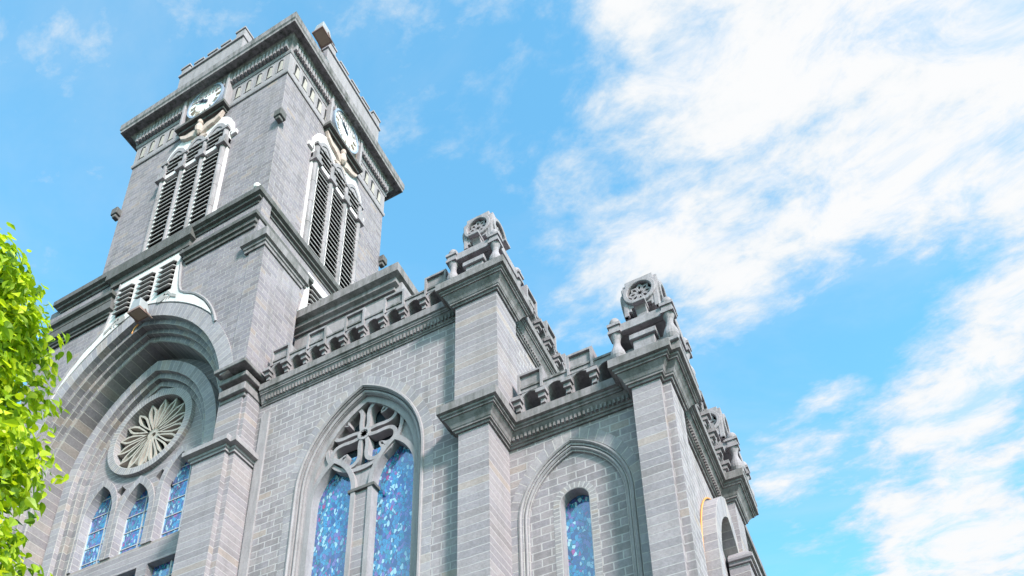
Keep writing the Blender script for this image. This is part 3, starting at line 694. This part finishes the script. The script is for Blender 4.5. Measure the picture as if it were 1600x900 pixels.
# ================================================================== belfry ====================
BF = 13.42; BXL, BXR = -23.42, -15.37; BYB = 19.85; BCX = -19.45
b = MB(); b.poly(Plan(0), rect(BXL, BXR, BF, BYB), 28.0, 39.5); b.build('belfry_wall', M['tower'], church)
for (x, y) in ((BXR+.08, BF-.08), (BXL-.08, BF-.08), (BXR+.08, BYB+.08)):
    b = MB(); b.box(Front(y-.14), x-.17, x+.17, 33.76, 34.12, 0, .31); b.box(Front(y-.10), x-.10, x+.10, 33.60, 33.77, 0, .2); b.build('corner_bracket', M['ledge'], church, .02)
def louvre_window(F_, c, k):
    """three tall louvred lancets between four banded shafts, white hood band above"""
    pit = 1.02*k
    edge = spline([(c-1.80*k, 34.95), (c-1.74*k, 35.45), (c-1.52*k, 35.94), (c-1.1*k, 36.32), (c-.6*k, 36.40), (c, 36.62), (c+.6*k, 36.40), (c+1.1*k, 36.32), (c+1.52*k, 35.94), (c+1.74*k, 35.45), (c+1.80*k, 34.95)], 4, False)
    poly = [(c-1.70*k, 28.4)]+[(c-1.70*k, 34.6)]+edge+[(c+1.70*k, 34.6), (c+1.70*k, 28.4)]
    b = MB(); b.poly(F_, poly, -.10, .0); b.box(F_, c-2.0*k, c-1.70*k, 34.66, 34.86, -.10, .0); b.box(F_, c+1.70*k, c+2.0*k, 34.66, 34.86, -.10, .0)
    lw_ = b.build('louvre_window', M['white'], church)
    for i in range(4):
        sh = MB(); cp = MB(); cu = MB()
        u = c+(i-1.5)*pit
        x, y, z = F_(u, 0, -.14)
        sh.lathe((x, y, 0), [(.11, 28.4), (.11, 35.0)], 12)
        for zz in (30.4, 31.6, 32.8): sh.lathe((x, y, 0), [(.118, zz-.02), (.122, zz), (.118, zz+.02)], 12)
        cp.box(F_, u-.22*k, u+.22*k, 33.95, 34.12, -.33, .0); cp.box(F_, u-.17*k, u+.17*k, 34.12, 34.50, -.27, .0)
        cu.box(F_, u-.17*k, u+.17*k, 34.98, 35.12, -.27, .0)
        sh.build('shaft', M['para'], lw_); cp.build('capital', M['para'], lw_); cu.build('capital', M['para'], lw_)
    for i in range(3):
        dk = MB(); sl = MB(); s2 = MB(); ar = MB(); ai = MB(); bar = MB(); b2 = MB()
        u = c+(i-1)*pit; hw = .37*k
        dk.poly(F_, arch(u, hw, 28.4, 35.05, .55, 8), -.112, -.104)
        ar.ring(F_, arch(u, .36*k, 34.9, 35.05, .52, 8), arch(u, .50*k, 34.9, 35.05, .72, 8), -.20, .0)
        ai.ring(F_, arch(u, .17*k, 35.0, 35.06, .30, 6), arch(u, .36*k, 35.0, 35.02, .54, 6), -.17, -.05)
        bar.box(F_, u-hw, u+hw, 33.98, 34.20, -.22, -.06)
        z = 29.0
        while z < 35.2:
            if not 33.75 < z < 34.15:
                P = [F_(uu, v, w_) for uu in (u-hw, u+hw) for v, w_ in ((z, -.225), (z+.04, -.225), (z+.21, -.11), (z+.17, -.11))]
                (sl if z < 34 else s2).add(P, [(0, 1, 2, 3), (4, 5, 6, 7), (0, 1, 5, 4), (1, 2, 6, 5), (2, 3, 7, 6), (3, 0, 4, 7)])
            z += .255
        b2.box(F_, u-hw-.03, u-hw+.03, 28.4, 33.95, -.19, -.06)
        dk.build('backing', M['dark'], lw_); sl.build('slats', M['slat'], lw_); s2.build('slats', M['slat'], lw_); ar.build('arch_head', M['dress'], lw_); ai.build('tracery', M['dress'], lw_); bar.build('white_bar', M['white'], lw_); b2.build('white_bar', M['white'], lw_)
    # winged relief under the clock
    wr = MB()
    x, y, z = F_(c, 36.42, -.22)
    wr.lathe((x, y, z-.55), [(.03, 0), (.14, .12), (.17, .35), (.12, .55), (.07, .62), (.11, .70), (.12, .80), (.07, .92), (.01, .95)], 10)
    for s_ in (-1, 1):
        wr.poly(F_, [(c+s_*.05*k, 36.25), (c+s_*.35*k, 36.42), (c+s_*.75*k, 36.40), (c+s_*1.15*k, 36.62), (c+s_*1.0*k, 36.30), (c+s_*.72*k, 36.12), (c+s_*.40*k, 36.05), (c+s_*.10*k, 35.85)], -.22, -.06)
        wr.poly(F_, [(c+s_*.05*k, 35.95), (c+s_*.42*k, 35.72), (c+s_*.30*k, 35.62), (c+s_*.02*k, 35.75)], -.18, -.06)
    wr.build('winged_relief', M['tan'], lw_, .02)
    return lw_
louvre_window(Front(BF), BCX, 1.0)
louvre_window(Side(BXR), 16.72, .90)
# frieze with blind slots, string courses, fluted cove, eaves slab
PATH = [(BXL, BYB), (BXL, BF), (BXR, BF), (BXR, BYB)]
b = MB(); b.sweep([(-.1, 36.90), (.05, 36.90), (.07, 36.97), (.07, 37.06), (.03, 37.10), (-.1, 37.10)], PATH, True); b.build('string_course', M['dress'], church); b = MB(); b.sweep([(-.1, 38.25), (.05, 38.25), (.08, 38.32), (.08, 38.40), (-.1, 38.40)], PATH, True); b.build('string_course', M['dress'], church)
fr = MB(); fr.sweep([(-.1, 37.05), (.025, 37.05), (.025, 38.3), (-.1, 38.3)], PATH, True); fr.build('frieze', M['dress'], church)
fz = [o for o in COL.objects if o.name.startswith('frieze')][0]
def slot(F_, u):
    sl_ = MB(); sk = MB(); fr2 = MB()
    a_ = round_arch(u, .13, 37.32, 37.95, 8)
    sl_.poly(F_, a_, -.034, -.028)  # flat dark patch paints the slot's shade, the frieze is not cut
    sk.poly(F_, [(u-.08, 37.33), (u+.125, 37.33), (u+.125, 37.92), (u+.0, 37.98)], -.045, -.036)  # flat pale patch paints the sunlit side of the recess
    fr2.ring(F_, a_, [(x+(.05 if x > u else -.05 if x < u else 0), z+(.05 if z > 37.9 else 0)) for x, z in a_], -.042, -.02)
    so_ = sl_.build('slot', M['dark'], fz); sk.build('slot_painted_light', M['cream'], fz); fr2.build('slot_frame', M['dress'], fz)
for i in range(5):
    slot(Front(BF), BXR-.40-i*.53); slot(Front(BF), BXL+.40+i*.53); slot(Side(BXR), BF+.42+i*.465); slot(Side(BXR), BYB-.42-i*.465)
b = MB(); b.sweep([(-.1, 38.40), (.06, 38.40), (.08, 38.5), (.16, 38.78), (.28, 38.92), (.32, 39.0), (.52, 39.0), (.52, 38.96), (.59, 38.96), (.59, 39.1), (.63, 39.16), (.63, 39.50), (-.1, 39.66)], PATH, True); b.build('eaves_cornice', M['slab'], church)
b = MB()
n = 44
for i in range(n):
    u = BXL+(i+.5)*(BXR-BXL)/n; b.box(Front(BF), u-.055, u+.055, 38.42, 38.88, -.24, -.02)
b.build('cornice_ribs', M['dress'], church); b = MB()
for i in range(n):
    v = BF+(i+.5)*(BYB-BF)/n; b.box(Side(BXR), v-.045, v+.045, 38.42, 38.88, -.24, -.02)
b.build('cornice_ribs', M['dress'], church)
# battlements standing on the eaves, centred on each side
def battlement(F_, c, hw):
    b = MB(); z = 39.4
    b.box(F_, c-hw, c+hw, z, 40.90, 0, .45)
    b.box(F_, c-hw-.05, c+hw+.05, 40.88, 41.0, -.06, .5)
    o = b.build('battlement', M['dress'], church)
    for (u0, u1, h) in ((-1, -.74, 41.35), (-.55, -.28, 41.12), (-.12, .15, 41.12), (.30, .56, 41.12), (.74, 1., 41.40)):
        m_ = MB(); h += .2; m_.box(F_, c+u0*hw, c+u1*hw, 40.99, h-.1, .0, .42); m_.box(F_, c+u0*hw-.04, c+u1*hw+.04, h-.1, h, -.04, .46); m_.build('merlon', M['dress'], o)
battlement(Front(12.98), -19.45, 1.72)
battlement(Side(-14.93), 16.72, 1.85)
# clocks
def clock(F_, c, k):
    z0, z1 = 36.95, 39.62; hw = 1.22*k; zc = 38.10; pj = -.30
    b = MB()
    b.ring(F_, rect(c-hw+.13*k, c+hw-.13*k, z0+.10, 39.08), rect(c-hw, c+hw, z0-.03, 39.22), pj, .0, True)
    cl = b.build('clock', M['dress'], church, .02)
    b = MB(); b.box(F_, c-hw-.06, c+hw+.06, z0-.10, z0+.05, pj-.08, .0); b.box(F_, c-hw+.06, c+hw-.06, z0-.24, z0-.10, pj+.06, .0); b.box(F_, c-hw+.14, c+hw-.14, z0-.36, z0-.24, pj+.16, .0); b.build('clock_sill', M['ledge'], cl)
    b = MB(); b.poly(F_, rect(c-hw+.05, c+hw-.05, z0+.1, 39.1), -.10, -.06); b.build('clock_back', M['ink'], cl)
    r = .86
    b = MB(); b.poly(F_, circle(c, zc, r*k, r, 48), pj+.08, pj+.2); dl = b.build('dial', M['dial'], cl)
    b = MB(); b.ring(F_, circle(c, zc, r*k, r, 48), circle(c, zc, (r+.09)*k, r+.09, 48), pj+.03, pj+.24, True); b.build('rim', M['bluering'], cl)
    w_ = pj+.068
    rom = ['XII', 'I', 'II', 'III', 'IIII', 'V', 'VI', 'VII', 'VIII', 'IX', 'X', 'XI']
    def stroke(nm, x0, y0, x1, y1, t, a):
        ca, sa = math.cos(a), math.sin(a)
        dx, dy = x1-x0, y1-y0; L_ = math.hypot(dx, dy); nx, ny = -dy/L_*t, dx/L_*t
        q = [(x0+nx, y0+ny), (x1+nx, y1+ny), (x1-nx, y1-ny), (x0-nx, y0-ny)]
        nm.poly(F_, [(c+(x*ca+(y+.67)*sa)*k, zc-x*sa+(y+.67)*ca) for x, y in q], w_, w_+.02)
    for i, s_ in enumerate(rom):
        nm = MB()
        a = 2*math.pi*i/12; wd = {'I': .07, 'V': .14, 'X': .14}; tot = sum(wd[ch] for ch in s_); x = -tot/2
        for ch in s_:
            m_ = x+wd[ch]/2; h = .13
            if ch == 'I': stroke(nm, m_, -h, m_, h, .016, a)
            elif ch == 'V': stroke(nm, m_-.05, h, m_, -h, .024, a); stroke(nm, m_+.05, h, m_, -h, .014, a)
            else: stroke(nm, m_-.05, h, m_+.05, -h, .024, a); stroke(nm, m_+.05, h, m_-.05, -h, .014, a)
            x += wd[ch]
        nm.build('numeral', M['ink'], cl)
    for ang, L_, t in ((-52, .40, .07), (-62, .62, .045)):
        a = R_(ang); ca, sa = math.cos(a), math.sin(a); hn = MB()
        hn.poly(F_, [(c+(x*ca+y*sa)*k, zc-x*sa+y*ca) for x, y in ((-t*.6, -.18), (t*.6, -.18), (t, L_*.55), (0, L_), (-t, L_*.55))], pj+.035, pj+.05 if t > .06 else pj+.045); hn.build('hand', M['hand'], cl)
    hb = MB(); hb.poly(F_, circle(c, zc, .08*k, .08, 14), pj+.03, pj+.07); hb.build('hub', M['hand'], cl)
clock(Front(BF), BCX, 1.0)
clock(Side(BXR), 16.72, .87)

# ================================================================== small things on the building ====================
def floodlight(name, x, y, z, sx, sy, sz, label, tilt=0.):
    e = empty(name, (x, y, z), label, 'floodlight')
    b = MB(); L = lambda u, v, w_: (u, w_, v)
    # tapered housing, opening downwards
    P = [(-sx*.36, -sy*.36, sz), (sx*.36, -sy*.36, sz), (sx*.36, sy*.36, sz), (-sx*.36, sy*.36, sz), (-sx*.5, -sy*.5, .12), (sx*.5, -sy*.5, .12), (sx*.5, sy*.5, .12), (-sx*.5, sy*.5, .12)]
    b.add(P, [(0, 1, 2, 3), (4, 5, 6, 7), (0, 1, 5, 4), (1, 2, 6, 5), (2, 3, 7, 6), (3, 0, 4, 7)])
    h = b.build('housing', M['lampgrey'], None, .02); h.parent = e
    b = MB(); b.ring(lambda u, v, w_: (u, v, w_), rect(-sx*.46, sx*.46, -sy*.46, sy*.46), rect(-sx*.54, sx*.54, -sy*.54, sy*.54), .06, .14, True); f = b.build('rim', M['rust'], None); f.parent = e
    b = MB(); b.box(lambda u, v, w_: (u, v, w_), -sx*.46, sx*.46, -sy*.46, sy*.46, .08, .10); f = b.build('lens', M['lens'], None); f.parent = e
    for s_ in (-1, 1): b = MB(); b.tube([(s_*sx*.56, 0, .3*sz), (s_*sx*.56, sy*.3, .1*sz), (s_*sx*.56, sy*.75, 0.05)], .025, 6); f = b.build('bracket', M['rust'], None); f.parent = e
    e.rotation_euler = (R_(tilt), 0, 0)
    return e
floodlight('floodlight', -19.12, 12.44, 24.50, .50, .40, .62, 'grey floodlight box with rusty rim at the peak of the big portal arch', 4)
fl = floodlight('floodlight', -14.75, 14.3, 40.35, .5, .6, .75, 'boxy floodlight with brown underside standing on the tower eaves by the battlement', 0)
fl2 = empty('floodlight', (-15.02, 12.72, 28.3), 'tiny white spotlight on the corner of the ledge below the belfry', 'floodlight')
b = MB(); b.tube([(0, 0, .0), (0, 0, .22)], .03, 6); o = b.build('stem', M['bar'], None); o.parent = fl2
b = MB(); b.lathe((0, -.02, .2), [(.05, 0), (.12, .05), (.13, .2), (.04, .26)], 10); o = b.build('lamp_head', M['white'], None); o.parent = fl2
# hanging wire below the portal floodlight
b = MB(); b.tube([(-19.42, 12.70, 24.55), (-19.45, 12.62, 24.3), (-19.47, 12.6, 24.05)], .02, 6); o = b.build('cable', M['cable'])
tag(o, 'short brown cable end hanging beside the portal floodlight', 'cable')
pth = [SF(a, c, -.03) for a, c in pa(2.0) if a < 17.9]
b = MB(); b.tube(pth, .022, 6); o = b.build('cable', M['cable']); tag(o, 'long orange cable running up the arch on the side wall', 'cable')

# ================================================================== tree ====================
def leaf_mat():
    m, t, b = new_mat('leaf')
    g_ = N(t, 'ShaderNodeNewGeometry'); oi = g_.outputs['Random Per Island']
    col = ramp(t, oi, [(0, (.09, .18, .010)), (.3, (.24, .36, .012)), (.7, (.42, .54, .018)), (1, (.60, .66, .035))])
    t.links.new(col, b.inputs['Base Color']); b.inputs['Roughness'].default_value = .5
    tr_ = N(t, 'ShaderNodeBsdfTranslucent'); t.links.new(mixc(t, 1., col, (1.5, 1.5, .8), 'MULTIPLY'), tr_.inputs[0])
    mx = N(t, 'ShaderNodeMixShader'); mx.inputs[0].default_value = .42
    out = [n for n in t.nodes if n.type == 'OUTPUT_MATERIAL'][0]
    t.links.new(b.outputs[0], mx.inputs[1]); t.links.new(tr_.outputs[0], mx.inputs[2]); t.links.new(mx.outputs[0], out.inputs[0])
    return m
TX, TYY = -6.1, 2.4
tree = empty('tree', (TX, TYY, GZ), 'leafy tree with bright lime green foliage in front of the church', 'tree')
b = MB(); b.tube([(TX, TYY, GZ), (TX+.05, TYY, .5), (TX, TYY+.05, 2.2), (TX+.08, TYY, 4.0), (TX, TYY, 6.2)], [.2, .16, .13, .09, .03], 10)
limbs = []
for i in range(16):
    a = i*2.4; z = 1.2+i*.27; L_ = 1.0-.02*i
    p0 = Vector((TX, TYY, z)); p1 = p0+Vector((math.cos(a)*.45, math.sin(a)*.45, .30)); p2 = p0+Vector((math.cos(a)*L_, math.sin(a)*L_, .55))
    b.tube([p0, p1, p2], [.05, .035, .012], 6)
b.build('trunk', M['bark'], tree)
lf = MB()
def leaf(p, nrm, up, s_):
    nrm = nrm.normalized(); t_ = (up-nrm*up.dot(nrm)).normalized(); s2 = nrm.cross(t_)
    pts = [(0, -.5, 0), (.28, -.34, .05), (.40, -.05, .10), (.24, .30, .04), (0, .72, -.12), (-.24, .30, .04), (-.40, -.05, .10), (-.28, -.34, .05), (0, .05, -.03)]
    P = [p+s2*(x*s_)+t_*(y*s_)+nrm*(z*s_) for x, y, z in pts]
    lf.add(P, [(0, 1, 8), (1, 2, 8), (2, 3, 8), (3, 4, 8), (4, 5, 8), (5, 6, 8), (6, 7, 8), (7, 0, 8)])
rnd = random.Random(11)
clumps = []
for i in range(330):
    a = rnd.uniform(0, 6.283); z = rnd.uniform(1.0, 6.55)
    rr = (.76+.09*math.sin(2.1*z)+.12*math.sin(5.3*z+a*2))*((.74 if z < 3.4 else 1.04) if z < 4.9 else max(.12, 1.04-((z-4.9)/2.25)**1.7))
    rad = rr*math.sqrt(rnd.uniform(.45, 1.0)); clumps.append((Vector((TX+rad*math.cos(a), TYY+rad*math.sin(a), z)), rnd.uniform(.20, .36)))
for c, r_ in clumps:
    for k in range(95):
        d = Vector((rnd.gauss(0, 1), rnd.gauss(0, 1), rnd.gauss(0, 1))).normalized()
        p = c+d*r_*rnd.uniform(.45, 1.08)
        nrm = d*.7+Vector((rnd.gauss(0, .5), rnd.gauss(0, .5), .55+rnd.gauss(0, .3)))
        leaf(p, nrm, Vector((rnd.gauss(0, .5), rnd.gauss(0, .5), -1)), rnd.uniform(.045, .10))
lf.build('crown', leaf_mat(), tree)
